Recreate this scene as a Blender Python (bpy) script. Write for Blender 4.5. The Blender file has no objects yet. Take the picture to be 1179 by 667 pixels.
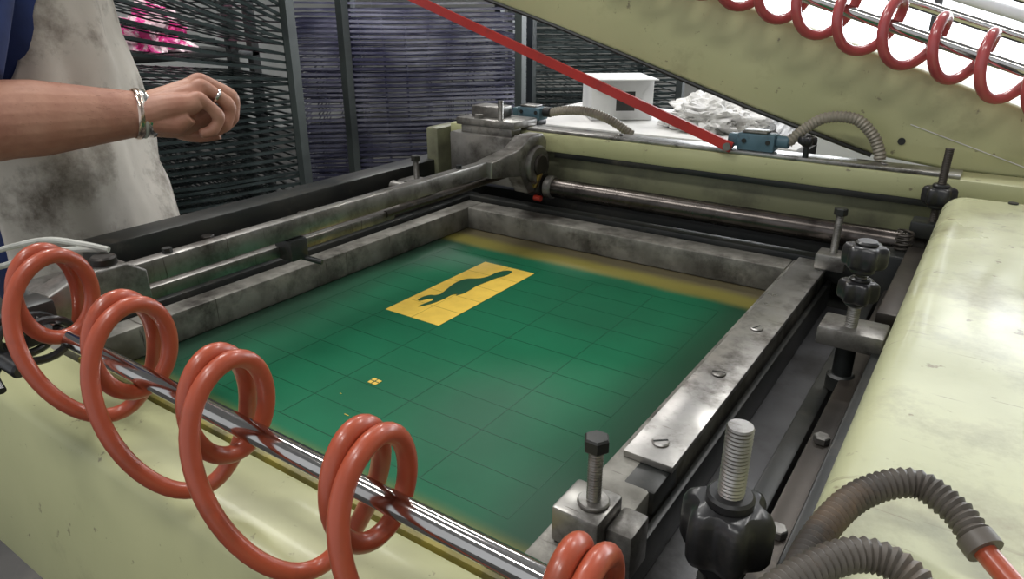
import bpy, bmesh, math, random
from mathutils import Vector, Matrix, noise
random.seed(4)
scn=bpy.context.scene
V=Vector
# ---------------------------------------------------------------- materials
def mat(name,c1,c2=None,rough=.5,metal=0,scale=8,lo=.4,hi=.65,coat=0,bump=0,rvar=.0,detail=6,dirt=None,dlo=.55,dhi=.75,dscale=3,bscale=60,stretch=None,spec=.5,scratch=None,speck=None):
    m=bpy.data.materials.new(name);m.use_nodes=True;nt=m.node_tree;b=nt.nodes['Principled BSDF']
    N=nt.nodes.new;Lk=nt.links.new
    b.inputs['Roughness'].default_value=rough;b.inputs['Metallic'].default_value=metal
    b.inputs['Specular IOR Level'].default_value=spec
    if coat: b.inputs['Coat Weight'].default_value=coat;b.inputs['Coat Roughness'].default_value=.12
    tc=N('ShaderNodeTexCoord');mp=N('ShaderNodeMapping');Lk(tc.outputs['Object'],mp.inputs[0])
    if stretch: mp.inputs['Scale'].default_value=stretch
    c2=c2 or tuple(x*.8 for x in c1)
    n=N('ShaderNodeTexNoise');n.inputs['Scale'].default_value=scale;n.inputs['Detail'].default_value=detail;Lk(mp.outputs[0],n.inputs[0])
    r=N('ShaderNodeValToRGB');r.color_ramp.elements[0].position=lo;r.color_ramp.elements[1].position=hi
    r.color_ramp.elements[0].color=(*c1,1);r.color_ramp.elements[1].color=(*c2,1)
    Lk(n.outputs[0],r.inputs[0]);col=r.outputs[0]
    def layer(col,sc,lo_,hi_,c,det=9,st=None,dist=0):
        n2=N('ShaderNodeTexNoise');n2.inputs['Scale'].default_value=sc;n2.inputs['Detail'].default_value=det;n2.inputs['Roughness'].default_value=.7
        n2.inputs['Distortion'].default_value=dist
        if st:
            m2=N('ShaderNodeMapping');m2.inputs['Scale'].default_value=st;m2.inputs['Rotation'].default_value=(0,0,.5);Lk(tc.outputs['Object'],m2.inputs[0]);Lk(m2.outputs[0],n2.inputs[0])
        else: Lk(tc.outputs['Object'],n2.inputs[0])
        r2=N('ShaderNodeValToRGB');r2.color_ramp.elements[0].position=lo_;r2.color_ramp.elements[1].position=hi_
        r2.color_ramp.elements[0].color=(0,0,0,1);r2.color_ramp.elements[1].color=(1,1,1,1);Lk(n2.outputs[0],r2.inputs[0])
        mx=N('ShaderNodeMix');mx.data_type='RGBA';Lk(r2.outputs[0],mx.inputs['Factor']);Lk(col,mx.inputs['A']);mx.inputs['B'].default_value=(*c,1)
        return mx.outputs['Result']
    if dirt: col=layer(col,dscale,dlo,dhi,dirt)
    if scratch: col=layer(col,9,.64,.69,scratch,4,(1,14,1),.3)
    if speck: col=layer(col,55,.66,.72,speck,3)
    Lk(col,b.inputs['Base Color'])
    if rvar:
        mr=N('ShaderNodeMapRange');mr.inputs['To Min'].default_value=max(.02,rough-rvar);mr.inputs['To Max'].default_value=rough+rvar
        mr.inputs['From Min'].default_value=.3;mr.inputs['From Max'].default_value=.7
        Lk(n.outputs[0],mr.inputs['Value']);Lk(mr.outputs[0],b.inputs['Roughness'])
    if bump:
        nb=N('ShaderNodeTexNoise');nb.inputs['Scale'].default_value=bscale;nb.inputs['Detail'].default_value=5;Lk(tc.outputs['Object'],nb.inputs[0])
        bp=N('ShaderNodeBump');bp.inputs['Strength'].default_value=bump;bp.inputs['Distance'].default_value=.002;Lk(nb.outputs[0],bp.inputs['Height']);Lk(bp.outputs[0],b.inputs['Normal'])
    return m
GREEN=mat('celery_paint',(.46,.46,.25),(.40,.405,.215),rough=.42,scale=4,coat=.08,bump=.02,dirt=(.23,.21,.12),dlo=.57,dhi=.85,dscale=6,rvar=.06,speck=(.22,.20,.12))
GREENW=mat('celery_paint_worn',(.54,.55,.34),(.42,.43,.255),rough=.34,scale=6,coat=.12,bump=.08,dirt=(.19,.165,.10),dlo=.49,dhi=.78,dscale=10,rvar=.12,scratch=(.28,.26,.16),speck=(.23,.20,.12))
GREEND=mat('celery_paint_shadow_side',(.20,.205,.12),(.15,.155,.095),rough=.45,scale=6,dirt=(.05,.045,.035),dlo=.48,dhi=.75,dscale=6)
STEEL=mat('worn_steel',(.33,.32,.30),(.18,.172,.16),rough=.40,metal=.8,scale=14,rvar=.12,bump=.15,dirt=(.045,.038,.032),dlo=.47,dhi=.70,dscale=18,scratch=(.10,.09,.078))
STEELB=mat('bright_steel_plate',(.50,.485,.465),(.33,.32,.305),rough=.37,metal=.85,scale=25,rvar=.1,bump=.12,dirt=(.07,.06,.05),dlo=.49,dhi=.68,dscale=16,scratch=(.2,.18,.16))
ALU=mat('weathered_frame',(.28,.27,.24),(.145,.138,.12),rough=.52,metal=.4,scale=20,rvar=.1,bump=.3,dirt=(.036,.031,.026),dlo=.46,dhi=.67,dscale=12,scratch=(.07,.06,.05))
CHROME=mat('polished_rod',(.62,.60,.58),(.5,.48,.46),rough=.1,metal=1,scale=12,rvar=.05,dirt=(.18,.15,.13),dlo=.62,dhi=.8,dscale=20)
DCHROME=mat('oiled_cylinder',(.115,.10,.092),(.065,.058,.052),rough=.26,metal=.9,scale=12,rvar=.06,dirt=(.025,.02,.018),dlo=.50,dhi=.72,dscale=20)
BLACK=mat('black_painted_steel',(.010,.012,.012),(.025,.025,.022),rough=.42,scale=10,bump=.15,dirt=(.08,.07,.055),dlo=.58,dhi=.8,dscale=14)
BROWN=mat('greasy_rail',(.065,.055,.047),(.03,.026,.023),rough=.42,metal=.5,scale=10,bump=.2,dirt=(.2,.17,.13),dlo=.58,dhi=.8,dscale=16)
PLAST=mat('black_bakelite',(.012,.012,.013),(.02,.02,.022),rough=.36,coat=.15,scale=30,bump=.1,dirt=(.06,.055,.05),dlo=.55,dhi=.8,dscale=40)
DARKGREY=mat('grey_table_metal',(.12,.12,.125),(.08,.08,.085),rough=.42,metal=.3,scale=9,dirt=(.035,.032,.03),dlo=.5,dhi=.7,dscale=8)
HOSE=mat('orange_hose',(.45,.085,.038),(.37,.07,.032),rough=.34,coat=.2,scale=12,dirt=(.23,.055,.03),dlo=.52,dhi=.8,dscale=20,bump=.04)
HOSER=mat('red_hose',(.46,.085,.085),(.38,.06,.065),rough=.25,coat=.4,scale=12)
REDP=mat('red_paint',(.46,.028,.022),(.36,.024,.02),rough=.38,scale=10,coat=.1,dirt=(.15,.02,.02),dlo=.58,dhi=.8,dscale=20)
COND=mat('grey_conduit',(.34,.31,.25),(.22,.20,.16),rough=.5,metal=.2,scale=20)
CONDB=mat('dark_conduit',(.11,.095,.08),(.06,.052,.045),rough=.45,scale=20,dirt=(.22,.14,.08),dlo=.5,dhi=.75,dscale=15)
BLUE=mat('limit_switch_blue',(.085,.16,.20),(.06,.12,.15),rough=.5,scale=20,dirt=(.04,.04,.04),dlo=.5,dhi=.75,dscale=30)
CABLE=mat('white_cable',(.55,.55,.50),(.4,.4,.36),rough=.5,scale=20)
SKIN=mat('skin',(.48,.25,.17),(.39,.175,.115),rough=.52,scale=16,bump=.35,bscale=110,detail=8,dirt=(.31,.13,.09),dlo=.48,dhi=.8,dscale=14)
SHIRT=mat('navy_cotton',(.014,.030,.12),(.009,.020,.08),rough=.9,scale=20,bump=.4,bscale=40)
APRON=mat('stained_canvas',(.54,.50,.44),(.39,.36,.31),rough=.9,scale=5,bump=.7,bscale=14,dirt=(.11,.09,.07),dlo=.47,dhi=.68,dscale=9)
TROUS=mat('dark_trousers',(.03,.035,.05),rough=.9)
SHOE=mat('shoe_leather',(.03,.025,.02),rough=.5)
HAIR=mat('brown_hair',(.05,.03,.018),rough=.6,scale=60)
AHAIR=mat('arm_hair',(.20,.10,.055),rough=.6,scale=60)
SILVER=mat('silver',(.8,.78,.75),rough=.15,metal=1)
SILVER2=mat('silver_rose',(.78,.62,.52),rough=.2,metal=1)
RACK=mat('rack_dark_wire',(.075,.098,.098),(.026,.038,.038),rough=.28,metal=.5,scale=6)
RACKB=mat('rack_zinc_wire',(.46,.46,.60),(.12,.12,.22),rough=.24,metal=.7,scale=5,lo=.35,hi=.58)
POST=mat('rack_post_paint',(.06,.072,.068),(.04,.047,.047),rough=.4,scale=9)
WHITE=mat('white_sheet',(.82,.83,.84),(.74,.75,.78),rough=.45,scale=3)
PAPER=mat('paper',(.72,.71,.69),(.6,.59,.58),rough=.7,scale=6,dirt=(.35,.33,.3),dlo=.6,dhi=.75,dscale=9)
CARD=mat('carton',(.68,.68,.67),(.6,.6,.6),rough=.7)
PINK=mat('pink_bag',(.75,.06,.30),(.8,.6,.65),rough=.25,scale=14,lo=.45,hi=.5)
WALLM=mat('wall_plaster',(.40,.40,.38),(.33,.33,.31),rough=.85,scale=3)
FLOORM=mat('concrete_floor',(.09,.085,.08),(.05,.05,.048),rough=.6,scale=3,bump=.2,dirt=(.15,.14,.12),dlo=.5,dhi=.8,dscale=5)
CEIL=mat('ceiling_white',(.5,.5,.5),rough=.9)
YEL=mat('bare_mesh_yellow',(.74,.50,.07),(.66,.44,.06),rough=.5,scale=40,dirt=(.5,.36,.07),dlo=.6,dhi=.8,dscale=30)
OLIVE=mat('emulsion_stained_bar',(.30,.25,.05),(.17,.15,.05),rough=.5,scale=18,dirt=(.08,.07,.04),dlo=.5,dhi=.7,dscale=20)
GRN2=mat('emulsion_dark_green',(.006,.075,.035),(.008,.09,.04),rough=.35)
LINE=mat('grid_line_green',(.004,.070,.032),rough=.4,spec=.3)
LINEY=mat('grid_line_on_yellow',(.42,.30,.04),rough=.5)
BRASS=mat('brass',(.6,.4,.15),rough=.3,metal=1)
REDC=mat('red_fitting',(.5,.04,.02),rough=.4)
def emulsion():
    m=bpy.data.materials.new('screen_emulsion');m.use_nodes=True;nt=m.node_tree;b=nt.nodes['Principled BSDF'];N=nt.nodes.new;L=nt.links.new
    b.inputs['Roughness'].default_value=.40;b.inputs['Specular IOR Level'].default_value=.18
    tc=N('ShaderNodeTexCoord');sp=N('ShaderNodeSeparateXYZ');L(tc.outputs['Object'],sp.inputs[0])
    n=N('ShaderNodeTexNoise');n.inputs['Scale'].default_value=4;n.inputs['Detail'].default_value=8;L(tc.outputs['Object'],n.inputs[0])
    r=N('ShaderNodeValToRGB');r.color_ramp.elements[0].color=(.006,.098,.046,1);r.color_ramp.elements[1].color=(.009,.140,.066,1);r.color_ramp.elements[0].position=.35;r.color_ramp.elements[1].position=.65;L(n.outputs[0],r.inputs[0])
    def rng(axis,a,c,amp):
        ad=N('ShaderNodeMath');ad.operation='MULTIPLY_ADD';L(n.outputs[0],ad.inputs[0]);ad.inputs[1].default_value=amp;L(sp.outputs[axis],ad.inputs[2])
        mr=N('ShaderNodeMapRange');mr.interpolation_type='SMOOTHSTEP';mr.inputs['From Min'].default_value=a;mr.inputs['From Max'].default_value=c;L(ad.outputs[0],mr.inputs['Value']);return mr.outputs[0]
    def mix(f,A,B):
        x=N('ShaderNodeMix');x.data_type='RGBA';L(f,x.inputs['Factor']);L(A,x.inputs['A']);x.inputs['B'].default_value=(*B,1);return x.outputs['Result']
    col=r.outputs[0]
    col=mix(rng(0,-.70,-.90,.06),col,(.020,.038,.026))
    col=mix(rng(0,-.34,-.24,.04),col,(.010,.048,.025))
    col=mix(rng(1,1.050,1.08,.04),col,(.17,.15,.035))
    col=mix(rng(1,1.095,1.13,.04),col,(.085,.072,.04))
    col=mix(rng(1,.425,.395,.015),col,(.18,.16,.035))
    L(col,b.inputs['Base Color']);return m
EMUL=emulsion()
# ---------------------------------------------------------------- helpers
def group(name):
    e=bpy.data.objects.new(name,None);scn.collection.objects.link(e);return e
def fin(name,bm,m,par=None,smooth=False):
    bmesh.ops.recalc_face_normals(bm,faces=bm.faces)
    me=bpy.data.meshes.new(name);bm.to_mesh(me);bm.free()
    if m: me.materials.append(m)
    o=bpy.data.objects.new(name,me);scn.collection.objects.link(o)
    if smooth:
        for p in me.polygons:p.use_smooth=True
        if smooth!='all':
            try: me.set_sharp_from_angle(angle=math.radians(40))
            except Exception: pass
    if par:o.parent=par
    return o
def box(name,x0,x1,y0,y1,z0,z1,m,par=None,bev=.002,rot=None,seg=2):
    bm=bmesh.new();bmesh.ops.create_cube(bm,size=1)
    c=V(((x0+x1)/2,(y0+y1)/2,(z0+z1)/2))
    for v in bm.verts:
        v.co=V((v.co.x*(x1-x0),v.co.y*(y1-y0),v.co.z*(z1-z0)))
    if bev:bmesh.ops.bevel(bm,geom=bm.edges[:],offset=bev,segments=seg,affect='EDGES',profile=.5)
    M=Matrix.Translation(c)
    if rot: M=M@rot.to_4x4()
    bm.transform(M)
    return fin(name,bm,m,par,True)
def cat(pts,n=10):
    pts=[V(p) for p in pts];P=[pts[0]*2-pts[1]]+pts+[pts[-1]*2-pts[-2]];out=[]
    for i in range(1,len(P)-2):
        for k in range(n):
            t=k/n;a,b,c,d=P[i-1],P[i],P[i+1],P[i+2]
            out.append(.5*((2*b)+(c-a)*t+(2*a-5*b+4*c-d)*t*t+(3*b-a-3*c+d)*t**3))
    out.append(pts[-1]);return out
def resample(pts,step):
    out=[pts[0].copy()];acc=0
    for a,b in zip(pts,pts[1:]):
        l=(b-a).length
        if l<1e-9: continue
        pos=step-acc
        while pos<=l:
            out.append(a.lerp(b,pos/l));pos+=step
        acc=(acc+l)%step
    return out
def sweep_bm(bm,pts,rad,seg=12,up=V((0,0,1)),flat=1.0,caps=True):
    n=len(pts);T=[]
    for i in range(n):
        a=pts[max(0,i-1)];b=pts[min(n-1,i+1)];T.append((b-a).normalized())
    u=up-T[0]*up.dot(T[0])
    if u.length<1e-3:u=V((1,0,0))-T[0]*T[0].x
    u.normalize();rings=[]
    for i in range(n):
        u=u-T[i]*u.dot(T[i]);u.normalize();w=T[i].cross(u)
        r=rad(i/(n-1)) if callable(rad) else (rad[i] if isinstance(rad,(list,tuple)) else rad)
        rings.append([bm.verts.new(pts[i]+u*math.cos(2*math.pi*k/seg)*r*flat+w*math.sin(2*math.pi*k/seg)*r) for k in range(seg)])
    for A,B in zip(rings,rings[1:]):
        for k in range(seg):bm.faces.new((A[k],A[(k+1)%seg],B[(k+1)%seg],B[k]))
    if caps:bm.faces.new(rings[0][::-1]);bm.faces.new(rings[-1])
def sweep(name,pts,rad,m,par=None,seg=12,**k):
    bm=bmesh.new();sweep_bm(bm,[V(p) for p in pts],rad,seg,**k);return fin(name,bm,m,par,True)
def cyl(name,a,b,r,m,par=None,seg=24,bev=.0):
    a=V(a);b=V(b);d=(b-a);l=d.length;d=d.normalized()
    if bev: pts=[a,a+d*bev,b-d*bev,b];rr=[r-bev,r,r,r-bev]
    else: pts=[a,b];rr=[r,r]
    return sweep(name,pts,rr,m,par,seg)
def corr(name,pts,r,m,par=None,pitch=.006,amp=.1,seg=16):
    P=resample(cat(pts,12),pitch/4);rr=[r*(1+amp*(1,.0,-1,.0)[i%4]) for i in range(len(P))]
    return sweep(name,P,rr,m,par,seg)
def thread(name,a,b,r,m,par=None,pitch=.0025):
    a=V(a);b=V(b);n=max(4,int((b-a).length/(pitch/2)));P=[a.lerp(b,i/n) for i in range(n+1)]
    return sweep(name,P,[r*(1-.09*(i%2)) for i in range(n+1)],m,par,20)
def bars(name,segs,m,par=None):
    bm=bmesh.new()
    for a,b,w,h in segs:
        a=V(a);b=V(b);d=(b-a).normalized();s=d.cross(V((0,0,1)))
        if s.length<1e-3:s=V((1,0,0))
        s.normalize();u=s.cross(d).normalized()
        vs=[bm.verts.new(p+s*i*w/2+u*j*h/2) for p in (a,b) for i,j in ((-1,-1),(1,-1),(1,1),(-1,1))]
        for f in ((0,1,2,3),(7,6,5,4),(0,4,5,1),(1,5,6,2),(2,6,7,3),(3,7,4,0)):bm.faces.new([vs[i] for i in f])
    return fin(name,bm,m,par)
def prism(name,poly,axis,a,b,m,par=None,bev=0):
    bm=bmesh.new()
    def mk(p,t): return V((t,p[0],p[1])) if axis=='x' else V((p[0],t,p[1])) if axis=='y' else V((p[0],p[1],t))
    A=[bm.verts.new(mk(p,a)) for p in poly];B=[bm.verts.new(mk(p,b)) for p in poly];n=len(poly)
    fa=bm.faces.new(A);fb=bm.faces.new(B[::-1])
    for i in range(n):bm.faces.new((A[i],B[i],B[(i+1)%n],A[(i+1)%n]))
    bmesh.ops.recalc_face_normals(bm,faces=bm.faces)
    if bev:
        ed=[e for e in bm.edges if (e in fa.edges[:] or e in fb.edges[:])]
        bmesh.ops.bevel(bm,geom=ed,offset=bev,segments=3,affect='EDGES',profile=.5)
    return fin(name,bm,m,par,True)
def hexbolt(par,x,y,z0,z1,r=.006,head=.0105,hh=.012,m=STEEL,hm=BLACK):
    thread('threaded_shank',(x,y,z0),(x,y,z1-hh),r,m,par)
    cyl('hex_head',(x,y,z1-hh),(x,y,z1),head,hm,par,seg=6,bev=.0015)
def starknob(par,x,y,z0,z1,r,lobes=6,nm='star_knob'):
    bm=bmesh.new();seg=72;h=z1-z0
    prof=[(0,.80),(.06,.9),(.18,.98),(.5,1),(.82,.98),(.94,.9),(1,.78)]
    rings=[]
    for t,s in prof:
        rings.append([bm.verts.new((x+math.cos(a)*r*s*(.89+.11*math.cos(lobes*a)),y+math.sin(a)*r*s*(.89+.11*math.cos(lobes*a)),z0+h*t)) for a in [2*math.pi*k/seg for k in range(seg)]])
    for A,B in zip(rings,rings[1:]):
        for k in range(seg):bm.faces.new((A[k],A[(k+1)%seg],B[(k+1)%seg],B[k]))
    bm.faces.new(rings[0][::-1]);bm.faces.new(rings[-1])
    fin(nm,bm,PLAST,par,True)
    cyl(nm+'_hub',(x,y,z1-.001),(x,y,z1+h*.18),r*.5,PLAST,par,seg=32,bev=.002)
    cyl(nm+'_collar',(x,y,z0-h*.25),(x,y,z0+.001),r*.55,PLAST,par,seg=32,bev=.002)
def slotscrew(par,x,y,z,r=.0085):
    cyl('screw_head',(x,y,z),(x,y,z+.003),r,STEELB,par,seg=28,bev=.0012)
    a=random.uniform(0,3);d=V((math.cos(a),math.sin(a),0))*r*.85
    bars('screw_slot',[(V((x,y,z+.0032))-d,V((x,y,z+.0032))+d,.0018,.0006)],BLACK,par)
# ---------------------------------------------------------------- camera
p=math.radians(22.2);h=math.radians(34.4)
cam=bpy.data.cameras.new('camera');co=bpy.data.objects.new('camera',cam);scn.collection.objects.link(co);scn.camera=co
cam.sensor_width=36;cam.lens=36*805/1179;cam.clip_start=.02
co.location=(0,0,1.35);co.rotation_euler=(math.pi/2-p,0,h)
# ---------------------------------------------------------------- room
box('floor',-7,4.5,-3,7,-.1,0,FLOORM,bev=0)
box('wall_back',-7,4.5,7,7.15,0,3.8,WALLM,bev=0)
box('wall_left',-7.15,-7,-3,7.15,0,3.8,WALLM,bev=0)
box('wall_right',4.5,4.65,-3,7.15,0,3.8,WALLM,bev=0)
box('ceiling',-7.15,4.65,-3,7.15,3.8,3.9,CEIL,bev=0)
g=group('window_1')
gl=bpy.data.materials.new('daylight_glass');gl.use_nodes=True;nt=gl.node_tree;bb=nt.nodes['Principled BSDF']
bb.inputs['Base Color'].default_value=(.8,.85,.9,1);bb.inputs['Emission Color'].default_value=(.9,.95,1,1);bb.inputs['Emission Strength'].default_value=5
box('pane',-2.6,3.4,6.95,6.99,.9,3.3,gl,g,bev=0)
bars('mullions',[((x,6.93,.9),(x,6.93,3.3),.06,.06) for x in (-2.6,-.6,1.4,3.4)]+[((-2.6,6.93,z),(3.4,6.93,z),.06,.06) for z in (.9,2.1,3.3)],DARKGREY,g)
def area(name,loc,rot,sx,sy,pw,col=(1,1,1)):
    l=bpy.data.lights.new(name,'AREA');l.shape='RECTANGLE';l.size=sx;l.size_y=sy;l.energy=pw;l.color=col
    o=bpy.data.objects.new(name,l);scn.collection.objects.link(o);o.location=loc;o.rotation_euler=rot;return o
area('window_daylight',(.4,6.8,2.2),(math.radians(-90),0,0),5.6,2.2,180,(.94,.97,1))
for i,(x,y) in enumerate(((-2.2,1.2),(.2,2.6),(.2,-.6),(-2.6,3.6),(-1.6,-.4))):  # unseen ceiling lamps added to light the room; last one fills rack fronts
    g=group('added_ceiling_lamp' if i==0 else 'added_ceiling_lamp.%03d'%i)
    box('housing',x-.65,x+.65,y-.12,y+.12,3.45,3.52,WHITE,g,.01)
    bars('hangers',[((x+s,y,3.5),(x+s,y,3.8),.01,.01) for s in (-.5,.5)],STEEL,g)
    a=area('added_area_light',(x,y,3.44),(0,0,0),1.25,.2,(36,32,20,48,28)[i],(1,.985,.955));a.parent=g
w=bpy.data.worlds.new('w');scn.world=w;w.use_nodes=True;w.node_tree.nodes['Background'].inputs[0].default_value=(.92,.96,1,1);w.node_tree.nodes['Background'].inputs[1].default_value=.65
# ---------------------------------------------------------------- SCREEN
g=group('silkscreen_printing_screen')
XL,XR,YF,YB=-.93,-.185,.335,1.19;ZT=.95
box('frame_bar_left',XL,-.892,YF,YB,.905,ZT,ALU,g,.003)
box('frame_bar_back',-.892,-.237,1.135,YB,.905,ZT,ALU,g,.003)
box('frame_bar_right',-.237,XR,YF,YB,.905,ZT,ALU,g,.003)
box('frame_bar_front',-.892,-.237,YF,.372,.905,ZT-.01,OLIVE,g,.003)
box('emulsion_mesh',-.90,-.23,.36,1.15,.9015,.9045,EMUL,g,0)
X0,X1,Y0,Y1=-.735,-.626,.72,.985
box('stencil_panel',X0,X1,Y0,Y1,.9044,.9048,YEL,g,0)
def catpoly():
    # long low animal drawn in its own frame: a = along the body (tail 0 .. head 1), b = up
    S=[(-.03,.30),(.03,.44),(.10,.40),(.15,.22),(.21,.18),(.26,.42),(.34,.82),(.42,1.0),(.51,.98),(.59,.74),(.67,.56),(.75,.54),(.82,.66),(.90,.66),(.98,.50),(1.02,.26),(.98,.06),(.90,.0),(.82,.04),(.74,-.04),(.66,-.10),(.58,-.20),(.52,-.38),(.45,-.52),(.37,-.50),(.38,-.36),(.31,-.32),(.25,-.46),(.15,-.56),(.05,-.54),(-.02,-.42),(.05,-.32),(.12,-.26),(.13,-.08),(.08,.04),(.0,.10)]
    P=[(.20+.70*a+.115*b,.24+.46*a-.235*b) for a,b in S]
    Q=cat([V((X0+(X1-X0)*w,Y0+(Y1-Y0)*u,0)) for u,w in P+[P[0]]],4)[:-1]
    return [(q.x,q.y) for q in Q]
prism('leaping_animal_stencil',catpoly(),'z',.9047,.9053,GRN2,g)
gs=[];gy=[]
ys=[.43+.0527*i for i in range(12)];xs=[-.844+.109*i for i in range(6)]
for x in xs: gs.append(((x,.43,.9046),(x,ys[-1],.9046),.0009,.0003))
for k,y in enumerate(ys): gs.append(((xs[0],y,.9046),(xs[-1],y,.9046),.0009 if k%2==0 else .0006,.0003))
for k in range(1,5): gy.append(((X0,Y0+k*.053,.9049),(X1,Y0+k*.053,.9049),.0011,.0002))
gy.append((((X0+X1)/2,Y0,.9049),((X0+X1)/2,Y1,.9049),.0008,.0002))
bars('layout_grid_lines',gs,LINE,g);bars('panel_grid_lines',gy,LINEY,g)
bars('registration_window',[((-.592,.545,.905),(-.578,.545,.905),.012,.0005)],YEL,g)
bars('registration_cross',[((-.592,.545,.9054),(-.578,.545,.9054),.001,.0004),((-.585,.539,.9054),(-.585,.551,.9054),.001,.0004)],GRN2,g)
bars('registration_ticks',[((-.56,.47,.905),(-.553,.47,.905),.001,.0003),((-.60,.50,.905),(-.597,.50,.905),.001,.0003)],YEL,g)
g=group('screen_clamp_plate')
box('plate',-.228,-.178,.52,1.185,.9505,.958,STEELB,g,.0015)
for y in (.55,.715,.86): slotscrew(g,-.203,y,.958)
box('clamp_lug',-.212,-.180,.485,.540,.925,.9505,BLACK,g,.003)
def clamp(nm,x,y,zt,w=.026):
    g=group(nm)
    box('clamp_block',x-w,x+w*.6,y-.022,y+.022,.951,.985,STEEL,g,.003)
    box('clamp_side_lug',x+w*.6,x+w*1.5,y-.010,y+.024,.93,.975,STEEL,g,.004)
    cyl('washer',(x,y,.985),(x,y,.989),.013,STEEL,g,bev=.001)
    hexbolt(g,x,y,.98,zt)
    return g
clamp('screen_corner_clamp',-.200,.406,1.047)
g=group('screen_corner_clamp.001')
box('clamp_block',-.195,-.150,1.135,1.175,.959,.985,STEEL,g,.003)
hexbolt(g,-.172,1.155,.985,1.058,.006,.010)
# ---------------------------------------------------------------- LEFT RAILS
g=group('press_side_rail_left')
box('black_angle_beam',-1.11,-1.052,.46,1.30,.985,1.02,BLACK,g,.003)
box('black_beam_web',-1.075,-1.05,.46,1.30,.90,.986,BLACK,g,.003)
box('slide_plate',-1.049,-.955,.38,1.24,.955,.975,BROWN,g,.003)
box('slide_strip',-1.02,-.99,.38,1.22,.975,.985,STEEL,g,.002)
box('lower_web',-1.00,-.94,.36,1.24,.86,.955,BLACK,g,.003)
for x,y in ((-1.0,.50),(-.975,.44),(-1.03,.62),(-1.01,.80)): hexbolt(g,x,y,.975,1.0,.007,.011,.012,STEEL,BROWN)
g=group('screen_corner_clamp.002')
box('clamp_block',-1.03,-.96,1.07,1.12,.985,1.005,STEEL,g,.003)
cyl('roller',(-1.02,1.045,.998),(-.965,1.045,.998),.012,STEEL,g,bev=.002)
hexbolt(g,-1.0,1.10,1.0,1.055,.006,.010)
# ---------------------------------------------------------------- CARRIAGE ARM
g=group('squeegee_carriage_arm')
box('arm_bar',-.797,-.777,.345,1.15,1.047,1.075,STEEL,g,.003)
box('arm_lower_strip',-.812,-.798,.37,.82,1.018,1.034,STEEL,g,.002)
cyl('arm_lower_rod',(-.800,.80,1.03),(-.800,1.16,1.03),.006,BROWN,g)
prism('arm_shoulder',[(1.05,1.045),(1.05,1.075),(1.14,1.085),(1.18,1.105),(1.23,1.105),(1.245,1.09),(1.245,1.01),(1.23,.99),(1.18,.99),(1.15,1.03)],'x',-.802,-.765,STEEL,g,.003)
cyl('pivot_boss',(-.772,1.205,1.045),(-.756,1.205,1.045),.040,STEEL,g,bev=.004)
cyl('pivot_cap',(-.757,1.205,1.045),(-.750,1.205,1.045),.022,BROWN,g,bev=.002)
box('arm_bracket',-.808,-.772,.585,.615,1.015,1.046,BLACK,g,.003)
cyl('bracket_pin',(-.80,.60,1.02),(-.752,.62,1.01),.004,BLACK,g)
for y in (.42,.98): cyl('cap_screw',(-.787,y,1.074),(-.787,y,1.081),.006,BLACK,g,seg=6)
g=group('carriage_bearing_block')
box('block_body',-1.0,-.815,1.215,1.262,.985,1.09,STEEL,g,.004)
box('block_top_plate',-.985,-.83,1.22,1.31,1.106,1.122,STEEL,g,.003)
box('block_neck',-.975,-.84,1.225,1.262,1.085,1.108,STEEL,g,.003)
box('upper_riser',-.965,-.89,1.25,1.30,1.122,1.145,STEEL,g,.003)
thread('stud',(-.875,1.235,1.12),(-.875,1.235,1.162),.006,STEEL,g)
cyl('nut',(-.93,1.232,1.122),(-.93,1.232,1.13),.010,STEEL,g,seg=6)
cyl('bushing',(-.80,1.225,1.0),(-.755,1.225,1.0),.026,BROWN,g,bev=.003)
cyl('brass_fitting',(-.765,1.20,1.0),(-.752,1.20,1.03),.006,BRASS,g)
cyl('red_fitting',(-.768,1.205,.975),(-.752,1.205,.975),.006,REDC,g)
# ---------------------------------------------------------------- BACK BEAM
g=group('press_back_beam')
box('beam_face',-1.04,.6,1.265,1.34,1.060,1.10,GREEN,g,.006)
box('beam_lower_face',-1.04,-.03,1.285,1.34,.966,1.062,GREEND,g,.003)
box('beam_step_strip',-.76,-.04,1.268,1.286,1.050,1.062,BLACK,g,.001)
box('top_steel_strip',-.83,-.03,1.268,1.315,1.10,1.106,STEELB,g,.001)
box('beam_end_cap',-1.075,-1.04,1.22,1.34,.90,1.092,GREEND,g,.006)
box('lower_black_rail',-.95,-.06,1.205,1.235,.915,.955,BLACK,g,.003)
box('lower_back_panel',-1.04,-.03,1.30,1.34,.86,.954,BLACK,g,.001)
box('under_tray',-1.05,-.03,1.20,1.36,.84,.86,BLACK,g,.003)
for x in (-.62,-.36,-.14): slotscrew(g,x,1.29,1.106,.006)
cyl('drive_cylinder',(-.752,1.222,.998),(-.055,1.222,.998),.0195,DCHROME,g,seg=48,bev=.002)
cyl('cylinder_collar',(-.748,1.222,.998),(-.73,1.222,.998),.024,STEEL,g,seg=40,bev=.003)
cyl('cylinder_end',(-.075,1.222,.998),(-.05,1.222,.998),.023,BROWN,g,seg=40,bev=.003)
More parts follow.
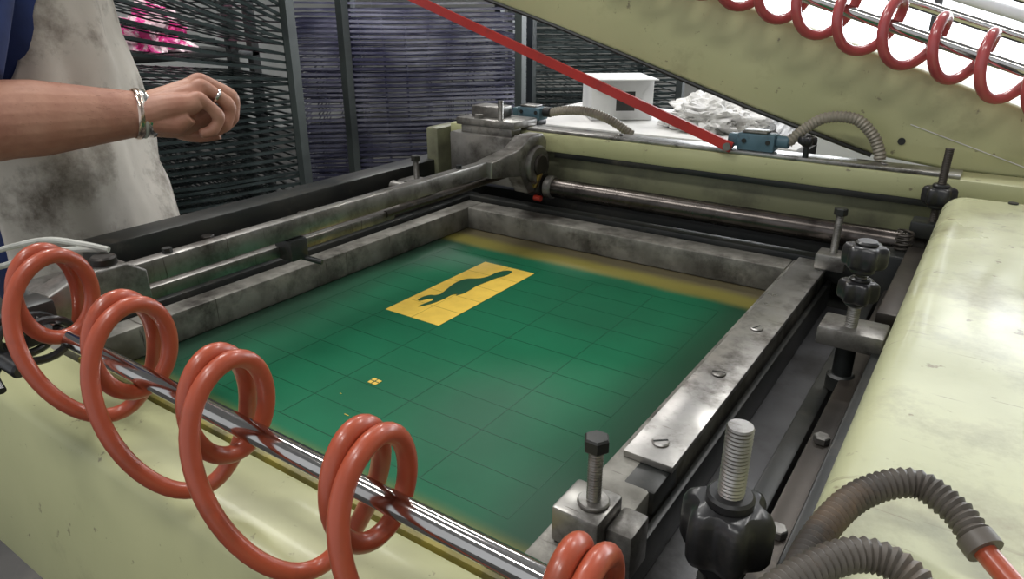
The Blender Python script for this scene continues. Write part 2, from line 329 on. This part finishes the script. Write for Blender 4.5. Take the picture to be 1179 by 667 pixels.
def switch(nm,x,y,z,pts,left=False,s_=1):
    g=group(nm)
    box('switch_body',x-.033*s_,x+.033*s_,y-.018,y+.018,z,z+.030*s_,BLUE,g,.003)
    box('switch_lid',x-.026*s_,x+.018*s_,y-.016,y+.016,z+.030*s_,z+.035*s_,STEEL,g,.002)
    box('switch_plunger',x-.052*s_,x-.033*s_,y-.012,y+.012,z+.004,z+.026*s_,BLUE,g,.003)
    for s in (-.02,.022): cyl('lid_screw',(x+s*s_,y-.017,z+.017),(x+s*s_,y-.020,z+.017),.004,BLACK,g)
    cyl('conduit_gland',(x+.033*s_,y,z+.018),(x+.055*s_,y,z+.018),.011,BLACK if left else BLUE,g,bev=.002)
    corr('flex_conduit',pts,.0092,COND,g)
switch('limit_switch',-.865,1.345,1.112,[(-.818,1.345,1.13),(-.77,1.345,1.138),(-.72,1.345,1.138),(-.67,1.345,1.125),(-.62,1.345,1.10)],True,.9)
box('switch_mount',-.90,-.84,1.325,1.365,1.10,1.112,BLACK,bpy.data.objects['limit_switch'],.002)
switch('limit_switch.001',-.350,1.295,1.1065,[(-.298,1.295,1.124),(-.275,1.305,1.150),(-.245,1.31,1.170),(-.20,1.31,1.172),(-.17,1.31,1.15),(-.155,1.31,1.125),(-.15,1.31,1.108)])
g=group('small_clamp_knob')
starknob(g,-.262,1.275,1.128,1.142,.016);cyl('knob_stem',(-.262,1.275,1.106),(-.262,1.275,1.128),.005,BLACK,g)
g=group('red_guard_bar')
d=V((-.385,1.258,1.112));e=V((-1.75,1.32,1.556))
bars('flat_bar',[(d,e,.006,.018)],REDP,g)
cyl('bar_pivot',(-.392,1.250,1.114),(-.392,1.275,1.114),.007,STEEL,g)
g=group('press_head_arm')
poly=[(-2.2,1.70),(-1.0,1.362),(-.69,1.268),(-.39,1.172),(-.25,1.132),(-.17,1.108),(-.05,1.095),(.6,1.085),(.6,1.10),(.30,1.125),(.028,1.202),(-.276,1.304),(-.464,1.362),(-1.0,1.535),(-2.2,1.92)]
prism('arm_casting',poly,'y',1.35,1.47,GREEN,g,.008)
sweep('arm_edge_trim',cat([(-2.2,1.349,1.70),(-1.0,1.349,1.362),(-.69,1.349,1.268),(-.39,1.349,1.172),(-.17,1.349,1.108)],6),.004,BLACK,g,seg=8)
cyl('pivot_dimple',(-.128,1.3485,1.136),(-.128,1.352,1.136),.006,BLACK,g)
bars('scratch_line',[((-.12,1.3490,1.165),(.06,1.3490,1.11),.0008,.0012)],PAPER,g)
# ---------------------------------------------------------------- head rails + red coil
def rz(x): return 1.381-.313*(x+.37)
g=group('head_air_rail')
cyl('rail_tube_0',(-1.6,1.305,rz(-1.6)),(.55,1.305,rz(.55)),.0095,CHROME,g)
for k,(yy,off,r) in enumerate(((1.50,.035,.010),(1.56,.065,.010),(1.62,.09,.007))):
    cyl('rail_tube_%d'%(k+1),(-1.6,yy,rz(-1.6)+off),(.55,yy,rz(.55)+off),r,WHITE if k==1 else CHROME,g)
for x in (-1.2,-.6,.25): box('rail_bracket',x-.01,x+.01,1.305,1.36,rz(x)-.02,rz(x)+.008,BLACK,g,.002)
pts=[];N=28*17
for i in range(N+1):
    th=2*math.pi*i/28;x=-.80+i/N*1.15
    wob=noise.noise(V((x*7,0,0)))
    xx=x+(.020+.008*wob)*math.sin(th+1.2)
    pts.append((xx,1.303+.036*math.cos(th),rz(x)-.006+(.043+.006*wob)*math.sin(th)))
sweep('red_coiled_hose',pts,.0082,HOSER,g,seg=12)
# ---------------------------------------------------------------- RIGHT COVER
g=group('press_side_cover')
bm=bmesh.new();bmesh.ops.create_cube(bm,size=1)
x0,x1,y0,y1,z0,z1=-.040,.60,-.25,1.165,.60,1.10
for v in bm.verts:v.co=V(((x0+x1)/2+v.co.x*(x1-x0),(y0+y1)/2+v.co.y*(y1-y0),(z0+z1)/2+v.co.z*(z1-z0)))
ve=[e for e in bm.edges if abs((e.verts[0].co-e.verts[1].co).z)>.1]
bmesh.ops.bevel(bm,geom=ve,offset=.03,segments=6,affect='EDGES',profile=.5)
te=[e for e in bm.edges if all(abs(v.co.z-z1)<1e-5 for v in e.verts) ]
bmesh.ops.bevel(bm,geom=te,offset=.022,segments=6,affect='EDGES',profile=.5)
fin('cover_shell',bm,GREENW,g,True)
cyl('cover_rivet',(.04,1.14,1.099),(.04,1.14,1.102),.006,BLACK,g)
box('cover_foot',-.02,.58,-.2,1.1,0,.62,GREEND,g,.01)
g=group('press_side_rail_right')
box('grey_bed_plate',-.185,-.115,.2,1.19,.866,.88,DARKGREY,g,.002)
box('bed_lip',-.180,-.172,.2,1.19,.88,.925,BLACK,g,.002)
box('black_rail',-.118,-.098,.2,1.19,.866,.925,BLACK,g,.003)
box('inner_rail',-.090,-.066,.2,1.19,.866,.945,BROWN,g,.003)
box('guide_bar',-.062,-.044,.2,1.17,.866,.99,BLACK,g,.003)
box('guide_bar_top',-.072,-.045,.87,1.165,.99,1.012,BROWN,g,.003)
box('rail_end_bracket',-.115,-.05,1.14,1.19,.87,1.0,BLACK,g,.004)
for y in (.5,.66,.98): cyl('rail_bolt',(-.078,y,.945),(-.078,y,.953),.008,STEEL,g,seg=6,bev=.001)
g=group('micro_adjust_knob')
x,y=-.100,.42
thread('adjust_screw',(x,y,.93),(x,y,1.086),.0095,STEELB,g,.003)
starknob(g,x,y,.975,1.022,.034,6)
cyl('lock_collar',(x,y,.925),(x,y,.955),.016,BLACK,g,bev=.003)
g=group('micro_adjust_knob.001')
x,y=-.090,.82
thread('adjust_screw',(x,y,.93),(x,y,1.07),.007,STEELB,g)
starknob(g,x,y,1.080,1.106,.024,6,'upper_knob')
starknob(g,x,y,1.040,1.064,.022,6,'lower_knob')
box('adjust_bracket',-.122,-.052,.80,.85,.985,1.008,STEEL,g,.003)
cyl('stem_boss',(x,y,.945),(x,y,.985),.011,BLACK,g,bev=.002)
cyl('stem_foot',(x,y,.925),(x,y,.947),.016,BLACK,g,bev=.003)
g=group('micro_adjust_knob.002')
x,y=-.050,1.205
thread('adjust_screw',(x,y,1.0),(x,y,1.155),.006,BROWN,g)
starknob(g,x,y,1.072,1.098,.024,6)
box('adjust_bracket',-.078,-.028,1.185,1.225,1.02,1.045,BLACK,g,.003)
pts=[(x-.03+.011*math.cos(a),1.175+.011*math.sin(a),1.0+a*.0011) for a in [i*.4 for i in range(75)]]
sweep('spring',pts,.0018,BROWN,g,seg=6)
# ---------------------------------------------------------------- FRONT COVER
g=group('press_front_cover')
prism('cover_shell',[(.325,.90),(.325,.945),(.318,.950),(.255,.950),(.243,.946),(.235,.935),(.212,.74),(.212,.72),(.32,.72),(.32,.90)],'x',-1.12,-.24,GREEN,g,.003)
box('cover_base',-1.10,-.26,.29,.33,0,.72,BLACK,g,.01)
# ---------------------------------------------------------------- front rod, brackets
g=group('air_hose_rail')
cyl('rail_rod',(-.735,.25,1.061),(-.045,.25,1.061),.0082,CHROME,g,seg=32,bev=.002)
box('rod_bracket',-.765,-.728,.235,.268,1.040,1.082,BLACK,g,.004)
prism('bracket_link',[(.262,1.045),(.262,1.078),(.30,1.092),(.35,1.092),(.37,1.078),(.37,1.045),(.33,1.035)],'x',-.776,-.742,STEEL,g,.003)
cyl('link_boss',(-.76,.335,1.090),(-.76,.335,1.101),.013,BROWN,g,bev=.002)
cyl('link_pin',(-.80,.30,1.065),(-.725,.30,1.065),.012,STEEL,g,bev=.002)
box('bracket_tail',-.83,-.776,.27,.33,1.04,1.075,STEEL,g,.004)
for k,(x,y,z) in enumerate(((-.742,.24,1.058),(-.730,.238,1.054),(-.70,.240,1.056))):
    q=[(x+.003*math.sin(a),y+.026*math.cos(a),z+.02*math.sin(a)) for a in [i*math.pi/12 for i in range(25)]]
    sweep('clamp_strap_%d'%k,q,.004,PLAST,g,seg=8)
cyl('clamp_buckle',(-.765,.210,1.045),(-.70,.215,1.034),.008,PLAST,g,bev=.002)
sweep('strap_tail',cat([(-.735,.215,1.037),(-.72,.20,1.03),(-.70,.196,1.022)],6),.004,PLAST,g,seg=8)
# big orange coil: each loop = one wide turn + one tight turn around the rod, sagging between loops
pts=[];n=48
tops=[(-.675,1.152,.998),(-.552,1.135,.970),(-.425,1.123,.958),(-.280,1.114,.952),(-.128,1.096,.955)]
bx=[tops[0][0]-.07]+[(a[0]*.45+b[0]*.55) for a,b in zip(tops,tops[1:])]+[tops[-1][0]+.07]
def ss(t): t=max(0,min(1,t));return t*t*(3-2*t)
for c,(tc,zt,zb) in enumerate(tops):
    b0,b1=bx[c],bx[c+1];zb0=tops[c-1][2] if c else zb
    for i in range(2*n):
        s=i/n
        if s<.5: x=b0+(tc-.006-b0)*ss(s/.42)
        elif s<1.5: x=tc-.006+.014*(s-.5)
        else: x=tc+.008+(b1-tc-.008)*ss((s-1.62)/.38)
        th=math.radians(-90)+2*math.pi*s
        small=.5<=s<=1.5
        bot=(zt-.092) if small else (zb0 if s<.5 else zb)
        top=zt-(.000 if s<1 else .004)
        z=top-(top-bot)*(1-math.sin(th))/2
        cth=math.cos(th)
        if cth>0: ry=.032
        else: ry=.034 if s<1.5 else .052
        pts.append(V((x,.250+ry*cth,z)))
for _ in range(20): pts=[pts[0]]+[(pts[i-1]+pts[i]*2+pts[i+1])/4 for i in range(1,len(pts)-1)]+[pts[-1]]
pts=pts[10:]
g=group('orange_coiled_air_hose')
sweep('hose',pts,.0068,HOSE,g,seg=18)
g=group('signal_cable')
sweep('cable',cat([(-1.15,.33,1.02),(-.93,.32,1.085),(-.84,.32,1.108),(-.79,.33,1.110),(-.765,.345,1.104)],10),.0035,CABLE,g,seg=8)
sweep('cable_2',cat([(-1.15,.31,1.00),(-.93,.30,1.065),(-.86,.30,1.09),(-.80,.32,1.104),(-.77,.345,1.104)],10),.0035,CABLE,g,seg=8)
# conduits bottom right, lying on the side cover
g=group('flexible_conduit_hose')
corr('conduit',[(-.014,.19,1.109),(-.025,.24,1.109),(-.031,.285,1.112),(-.020,.328,1.122),(.002,.350,1.128),(.022,.344,1.125),(.036,.330,1.119)],.0070,CONDB,g,.0035,.10)
sweep('orange_inner_hose',cat([(.034,.332,1.119),(.050,.315,1.115),(.070,.293,1.112),(.10,.26,1.112)],8),.0052,HOSE,g,seg=12)
cyl('ferrule',(.032,.334,1.1205),(.037,.329,1.1185),.0086,CONDB,g)
g=group('flexible_conduit_hose.001')
corr('conduit',[(-.045,.19,1.122),(-.036,.235,1.128),(-.012,.274,1.133),(.012,.276,1.130),(.030,.252,1.117),(.042,.22,1.110)],.0070,CONDB,g,.0035,.10)
g=group('press_table')
box('platen',-.95,-.19,.36,1.195,.84,.865,DARKGREY,g,.004)
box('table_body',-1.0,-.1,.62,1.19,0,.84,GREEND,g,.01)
# ---------------------------------------------------------------- drying racks
def rack(nm,o,ux,uy,W,D,z0,z1,step,m,lift=0,posts=(0,1),nw=16,ft=.010):
    g=group(nm);o=V(o);ux=V(ux).normalized();uy=V(uy).normalized();S=[];n=int((z1-z0)/step)
    for k in range(n):
        z=z0+k*step+random.uniform(-.003,.003)
        a=0
        if lift and z>lift: a=math.radians(min(38,(z-lift)*110))
        dz=math.sin(a);ca=math.cos(a)
        sl=random.uniform(-.006,.006)
        def P(u,v,ca=ca,dz=dz,z=z,sl=sl): return o+ux*(W-(W-u)*ca)+uy*v+V((0,0,z+dz*(W-u)+sl*u/W))
        mid=-random.uniform(.003,.009)
        for v,wd,hh in ((0,.014,ft),(D,.012,.006)):
            A=P(0,v);B=P(W,v);M=(A+B)/2+V((0,0,mid))
            S.append((A,M,wd,hh));S.append((M,B,wd,hh))
        S.append((P(0,0),P(0,D),.01,.006));S.append((P(W,0),P(W,D),.01,.006))
        for j in range(1,nw): S.append((P(W*j/nw,0),P(W*j/nw,D),.004,.004))
        for j in range(1,4): S.append((P(0,D*j/4),P(W,D*j/4),.005,.005))
    bars('shelves',S,m,g)
    Q=[]
    for f in posts:
        q=o+ux*(W*f)-uy*.015
        Q.append((q+V((0,0,.05)),q+V((0,0,z1+.05)),.035,.035))
        q=o+ux*(W*f)+uy*(D+.02);Q.append((q+V((0,0,.05)),q+V((0,0,z1+.05)),.035,.035))
    a=o+V((0,0,.08));b=o+ux*W+V((0,0,.08));Q+= [(a,b,.04,.04),(a+uy*D,b+uy*D,.04,.04),(a,a+uy*D,.04,.04),(b,b+uy*D,.04,.04)]
    bars('uprights',Q,POST,g)
    bm=bmesh.new()
    for q in (a,b,a+uy*D,b+uy*D):
        sweep_bm(bm,[q+V((-.015,0,-.04)),q+V((.015,0,-.04))],.04,16,up=V((0,0,1)))
    fin('castors',bm,BLACK,g,True)
rack('drying_rack',(-2.30,1.13,0),(.17,.62,0),(-.96,.26,0),.60,.55,.25,1.50,.026,RACK,lift=1.06,posts=(0,1.02),nw=12)
rack('drying_rack.001',(-2.45,1.96,0),(.70,.66,0),(-.66,.70,0),.96,.6,.2,1.55,.021,RACKB,posts=(.24,1.0),nw=10,ft=.009)
rack('drying_rack.002',(-2.02,3.12,0),(.70,.66,0),(-.66,.70,0),.8,.6,.2,1.34,.03,RACK,posts=(0,1.0),nw=8)
# ---------------------------------------------------------------- paper table
g=group('packing_table')
box('table_top',-1.62,-.50,2.30,2.95,.90,.93,PAPER,g,.004)
bars('legs',[((x,y,0),(x,y,.9),.05,.05) for x in (-1.55,-.56) for y in (2.36,2.88)],DARKGREY,g)
def crumple(nm,x,y,z,sx,sy,sz,m,par=None,sd=1):
    bm=bmesh.new();bmesh.ops.create_icosphere(bm,subdivisions=5,radius=1)
    for v in bm.verts:
        n=noise.noise(v.co*2.3+V((sd,0,0)))*.5+abs(noise.noise(v.co*5+V((0,sd,0))))*.4-abs(noise.noise(v.co*11+V((0,sd,2))))*.12
        c=v.co*(1+n);v.co=V((x+c.x*sx,y+c.y*sy,z+max(0,c.z+.3)*sz))
    return fin(nm,bm,m,par)
crumple('plastic_wrapped_paper',-.86,2.55,.932,.15,.15,.08,PAPER,sd=3)
crumple('plastic_wrapped_paper.001',-.62,2.70,.932,.09,.12,.09,WHITE,sd=7)
g=group('white_carton_box')
R=Matrix.Rotation(math.radians(38),3,'Z')
box('carton',-1.40,-1.16,2.50,2.72,.932,1.09,CARD,g,.003,rot=R)
box('lid_flap',-1.32,-1.08,2.44,2.56,1.088,1.093,CARD,g,.001,rot=R)
box('label',-1.20,-1.13,2.45,2.453,.98,1.05,BLACK,g,0,rot=R)
g=group('sheet_feed_table')
box('white_top',-.40,1.6,1.95,4.6,1.12,1.15,WHITE,g,.006)
box('side_skirt',-.38,1.58,1.97,1.99,.92,1.13,WHITE,g,.002)
bars('legs',[((x,y,0),(x,y,1.12),.06,.06) for x in (-.33,1.5) for y in (2.02,4.5)],DARKGREY,g)
g=group('storage_shelf')
for z in (.35,.75,1.12): box('shelf_board',-4.3,-3.02,1.45,2.25,z,z+.03,BLACK,g,.003)
bars('posts',[((x,y,0),(x,y,1.5),.04,.04) for x in (-4.28,-3.04) for y in (1.47,2.23)],BLACK,g)
box('ink_tin_row',-3.9,-3.1,1.55,1.9,.78,1.0,DARKGREY,g,.02)
crumple('pink_plastic_bag',-3.22,1.84,1.155,.13,.14,.13,PINK,sd=5)
crumple('crumpled_cloth',-3.24,1.58,1.153,.08,.06,.05,WHITE,sd=9)
# ---------------------------------------------------------------- WORKER
g=group('worker_in_apron')
T=V((-1.37,.567,0));FR=V((.643,.766,0));RT=V((.766,-.643,0));UP=V((0,0,1))
def ringloft(nm,rows,m,a0=0,a1=360,seg=48,thick=None,noise_amp=0):
    bm=bmesh.new();R=[]
    full=abs(a1-a0)>=360
    for row in rows:
        z,rx,ry,ox,oy=row[:5];aa0,aa1=(row[5],row[6]) if len(row)>5 else (a0,a1)
        ring=[];cnt=seg if full else seg+1
        for k in range(cnt):
            a=math.radians(aa0+(aa1-aa0)*k/seg)
            ca,sa=math.cos(a),math.sin(a)
            ca=math.copysign(abs(ca)**.85,ca);sa=math.copysign(abs(sa)**.85,sa)
            q=T+RT*(ox+rx*sa)+FR*(oy+ry*ca)+UP*z
            if noise_amp:
                nn=noise.noise(V((q.x*9,q.y*9,z*4)))*noise_amp+noise.noise(V((q.x*22,q.y*22,z*7)))*noise_amp*.4;q+= (RT*sa+FR*ca)*nn
            ring.append(bm.verts.new(q))
        R.append(ring)
    for A,B in zip(R,R[1:]):
        for k in range(len(A) if full else len(A)-1):
            bm.faces.new((A[k],A[(k+1)%len(A)],B[(k+1)%len(A)],B[k]))
    if full: bm.faces.new(R[0][::-1]);bm.faces.new(R[-1])
    o=fin(nm,bm,m,g,'all')
    if thick:
        md=o.modifiers.new('s','SOLIDIFY');md.thickness=thick;md.offset=1
    return o
ringloft('tshirt_body',[(.88,.165,.125,0,0),(1.0,.165,.125,0,.005),(1.12,.165,.122,0,.005),(1.25,.18,.118,0,0),(1.36,.185,.112,0,0),(1.43,.17,.098,0,-.005),(1.475,.12,.075,0,-.01),(1.50,.065,.06,0,-.01)],SHIRT,noise_amp=.012)
ap=[(.50,.21,.185,0,.01,-105,105),(.70,.20,.170,0,.01,-108,108),(.90,.190,.160,0,.01,-110,110),(1.02,.182,.150,0,.01,-110,110),(1.10,.178,.135,0,.008,-108,108),(1.20,.180,.122,0,.004,-95,98),(1.30,.182,.110,0,0,-70,80),(1.38,.184,.106,0,0,-48,62),(1.43,.178,.098,0,-.002,-38,46)]
rows=[]
for i in range(len(ap)-1):
    for k in range(5):
        t=k/5;rows.append(tuple(a+(b-a)*t for a,b in zip(ap[i],ap[i+1])))
rows.append(ap[-1])
rows=[(r[0],r[1],r[2]+.010,r[3],r[4],-r[6],-r[5]) for r in rows]
ringloft('apron',rows,APRON,a0=-90,a1=90,thick=.004,noise_amp=.028,seg=64)
sweep('apron_neck_strap',cat([T+RT*-.09+FR*.10+UP*1.43,T+RT*-.085+FR*.04+UP*1.50,T+FR*-.07+UP*1.53,T+RT*.085+FR*.04+UP*1.50,T+RT*.09+FR*.10+UP*1.43],8),.008,APRON,g,seg=8)
SH=T+RT*.185+UP*1.44;EL=V((-1.155,.345,1.205));WR=V((-1.078,.590,1.195))
bm=bmesh.new();sweep_bm(bm,cat([T+RT*.13+UP*1.45,SH,SH.lerp(EL,.35)+RT*.01,SH.lerp(EL,.72)],8),lambda t:.064+.012*math.sin(t*3),24)
fin('tshirt_sleeve_right',bm,SHIRT,g,'all')
f=(WR-EL).normalized();lf=UP.cross(f).normalized();u=f.cross(lf).normalized()
HS=1.12
def L(a,b,c): return WR+f*a*HS+lf*b*HS+u*c*HS
bm=bmesh.new()
arm=cat([SH,SH.lerp(EL,.6),EL-f*.015,EL.lerp(WR,.30),EL.lerp(WR,.65),WR],8)
def ar(t):
    K=[(0,.05),(.2,.048),(.4,.047),(.55,.054),(.68,.053),(.85,.041),(1,.031)]
    for (a,b),(c,d) in zip(K,K[1:]):
        if t<=c: return b+(d-b)*(t-a)/(c-a)
    return K[-1][1]
sweep_bm(bm,arm,ar,24)
kn={'index':(.070,.033,.034),'middle':(.074,.011,.040),'ring':(.069,-.011,.034),'pinky':(.058,-.031,.020)}
ln={'index':(.043,.027,.020),'middle':(.046,.029,.021),'ring':(.043,.028,.020),'pinky':(.034,.021,.018)}
an={'index':(24,84,120),'middle':(30,94,132),'ring':(38,106,150),'pinky':(46,116,165)}
rr={'index':.0108,'middle':.0112,'ring':.0108,'pinky':.0098}
ringpos=None
for nme,(a,b,c) in kn.items():
    sweep_bm(bm,cat([L(-.014,b*.35,.0),L(.018,b*.7,.004+c*.25),L(.045,b*.9,c*.65),L(a,b,c-.003)],4),[.025-.012*i/12 for i in range(13)],16)
    sweep_bm(bm,[L(.0,b*.5,-.008),L(.03,b*.8,-.012),L(a-.014,b,c-.022)],[.019,.018,.013],16)
    pos=V((a,b,c));P=[V((a-.012,b,c-.005)),pos]
    for l_,an_ in zip(ln[nme],an[nme]):
        t=math.radians(an_);pos=pos+V((math.cos(t)*l_,-b*.10*(l_/.04),-math.sin(t)*l_));P.append(pos.copy())
    W=[L(*q) for q in P]
    r=rr[nme];Wc=cat(W,6);m_=len(Wc)
    rad=[r*1.12*(1-.20*i/(m_-1))*(1+.09*math.cos(2*math.pi*(i/6.0-1)) if i>3 else 1.0) for i in range(m_)];rad[-1]*=.6;rad[-2]*=.88
    sweep_bm(bm,Wc,rad,14)
    if nme=='ring': ringpos=(W[1].lerp(W[2],.5),(W[2]-W[1]).normalized(),r)
sweep_bm(bm,cat([L(-.005,.0,-.006),L(.028,.006,-.014),L(.056,.006,-.010),L(.078,.006,-.004),L(.092,.012,-.008)],4),[.026,.026,.026,.025,.025,.024,.023,.022,.021,.020,.019,.018,.017,.016,.015,.014,.012],16)
th=cat([L(.004,.024,-.008),L(.030,.038,-.022),L(.054,.036,-.034),L(.074,.026,-.037),L(.094,.016,-.034)],6)
sweep_bm(bm,th,[(.018-.0065*i/(len(th)-1)) for i in range(len(th))],14)
o=fin('right_arm_and_hand',bm,SKIN,g,'all')
md=o.modifiers.new('r','REMESH');md.mode='VOXEL';md.voxel_size=.0020;md.use_smooth_shade=True
md=o.modifiers.new('s','SMOOTH');md.iterations=2;md.factor=.5
hs=[]
for i in range(260):
    t=random.uniform(.05,.88);c_=EL.lerp(WR,t);rad_=.0535 if t<.4 else .0535-(t-.4)*.036
    a=random.uniform(-1.9,1.6);nrm=(u*math.cos(a)-lf*math.sin(a));q=c_+nrm*(rad_*.97)
    d_=(f*random.uniform(.6,1)+nrm*.25-u*random.uniform(.1,.5)).normalized()
    hs.append((q,q+d_*random.uniform(.005,.009),.00018,.00018))
bars('forearm_hair',hs,AHAIR,g)
def torus(nm,c,ax,R_,r,m,flat=1):
    ax=ax.normalized();a=UP-ax*ax.dot(UP);a.normalize();b=ax.cross(a)
    bm=bmesh.new();ring=[]
    for i in range(40):
        t=2*math.pi*i/40;d_=a*math.cos(t)+b*math.sin(t);ring.append([bm.verts.new(c+d_*(R_+r*math.cos(s))+ax*r*flat*math.sin(s)) for s in [2*math.pi*k/8 for k in range(8)]])
    for i in range(40):
        A=ring[i];B=ring[(i+1)%40]
        for k in range(8):bm.faces.new((A[k],A[(k+1)%8],B[(k+1)%8],B[k]))
    fin(nm,bm,m,g,True)
torus('bracelet_silver',WR-f*.006,f+u*.12,.0350,.0022,SILVER,2.8)
torus('bracelet_band',WR-f*.018,f-u*.08,.0365,.0020,SILVER2,2.4)
torus('bracelet_leather',WR-f*.012,f,.0358,.0015,CABLE,1.6)
torus('finger_ring',ringpos[0],ringpos[1],ringpos[2]*1.16,.0014,SILVER,1.8)
SL=T-RT*.18+UP*1.43;E2=T-RT*.23-FR*.10+UP*1.14;W2=T-RT*.10-FR*.20+UP*1.0
sweep('tshirt_sleeve_left',cat([T-RT*.12+UP*1.44,SL,SL.lerp(E2,.6)],8),.060,SHIRT,g,seg=20)
bm=bmesh.new();sweep_bm(bm,cat([SL,E2,W2],8),lambda t:.048-.018*t,20)
sweep_bm(bm,[W2,W2+V((.03,.02,-.03)),W2+V((.06,.03,-.06))],[.028,.036,.028],16,flat=.6)
for k in range(4):
    b0=W2+V((.06,.03,-.06))+RT*(.012*(k-1.5))+FR*(.008*(k-1.5))
    sweep_bm(bm,cat([b0,b0+V((.035,.0,-.03)),b0+V((.05,-.01,-.06))],5),.009,10)
b0=W2+V((.03,.02,-.03));sweep_bm(bm,cat([b0,b0+FR*.04+UP*-.02,b0+FR*.05+UP*-.05],5),.011,10)
o=fin('left_arm_and_hand',bm,SKIN,g,'all');md=o.modifiers.new('r','REMESH');md.mode='VOXEL';md.voxel_size=.004;md.use_smooth_shade=True
HC=T+FR*.02+UP*1.66
bm=bmesh.new()
sweep_bm(bm,[T+UP*1.44-FR*.01,T+UP*1.50,HC-UP*.05],[.062,.056,.06],20)
def ell(c,rx,ry,rz_,b=bm):
    r_=bmesh.ops.create_uvsphere(b,u_segments=24,v_segments=16,radius=1)
    for v in r_['verts']:
        q=v.co.copy();v.co=c+RT*q.x*rx+FR*q.y*ry+UP*q.z*rz_
ell(HC,.076,.095,.105);ell(HC+FR*.045-UP*.065,.05,.045,.05)
ell(HC+FR*.098-UP*.012,.012,.018,.022);ell(HC+RT*.078,.01,.02,.03);ell(HC-RT*.078,.01,.02,.03)
ell(HC+FR*.083-UP*.055,.024,.010,.007);ell(HC+FR*.083+UP*.022,.05,.014,.009)
o=fin('head',bm,SKIN,g,'all');md=o.modifiers.new('r','REMESH');md.mode='VOXEL';md.voxel_size=.004;md.use_smooth_shade=True
bm=bmesh.new();ell(HC-FR*.018+UP*.022,.083,.094,.098,bm);fin('hair',bm,HAIR,g,'all')
for s in (-1,1):
    bm=bmesh.new();ell(HC+FR*.082+RT*s*.03+UP*.006,.012,.012,.010,bm);fin('eye',bm,WHITE,g,'all')
    bm=bmesh.new();ell(HC+FR*.092+RT*s*.03+UP*.006,.005,.004,.005,bm);fin('iris',bm,BLACK,g,'all')
    sweep('trouser_leg',cat([T+RT*s*.085+UP*.92,T+RT*s*.09+FR*.01+UP*.5,T+RT*s*.10+UP*.06],8),lambda t:.092-.03*t,TROUS,g,seg=20)
    sweep('shoe',cat([T+RT*s*.10-FR*.05+UP*.045,T+RT*s*.10+FR*.06+UP*.045,T+RT*s*.105+FR*.17+UP*.035],8),lambda t:.044-.008*t,SHOE,g,seg=16)
scn.view_settings.view_transform='Standard'
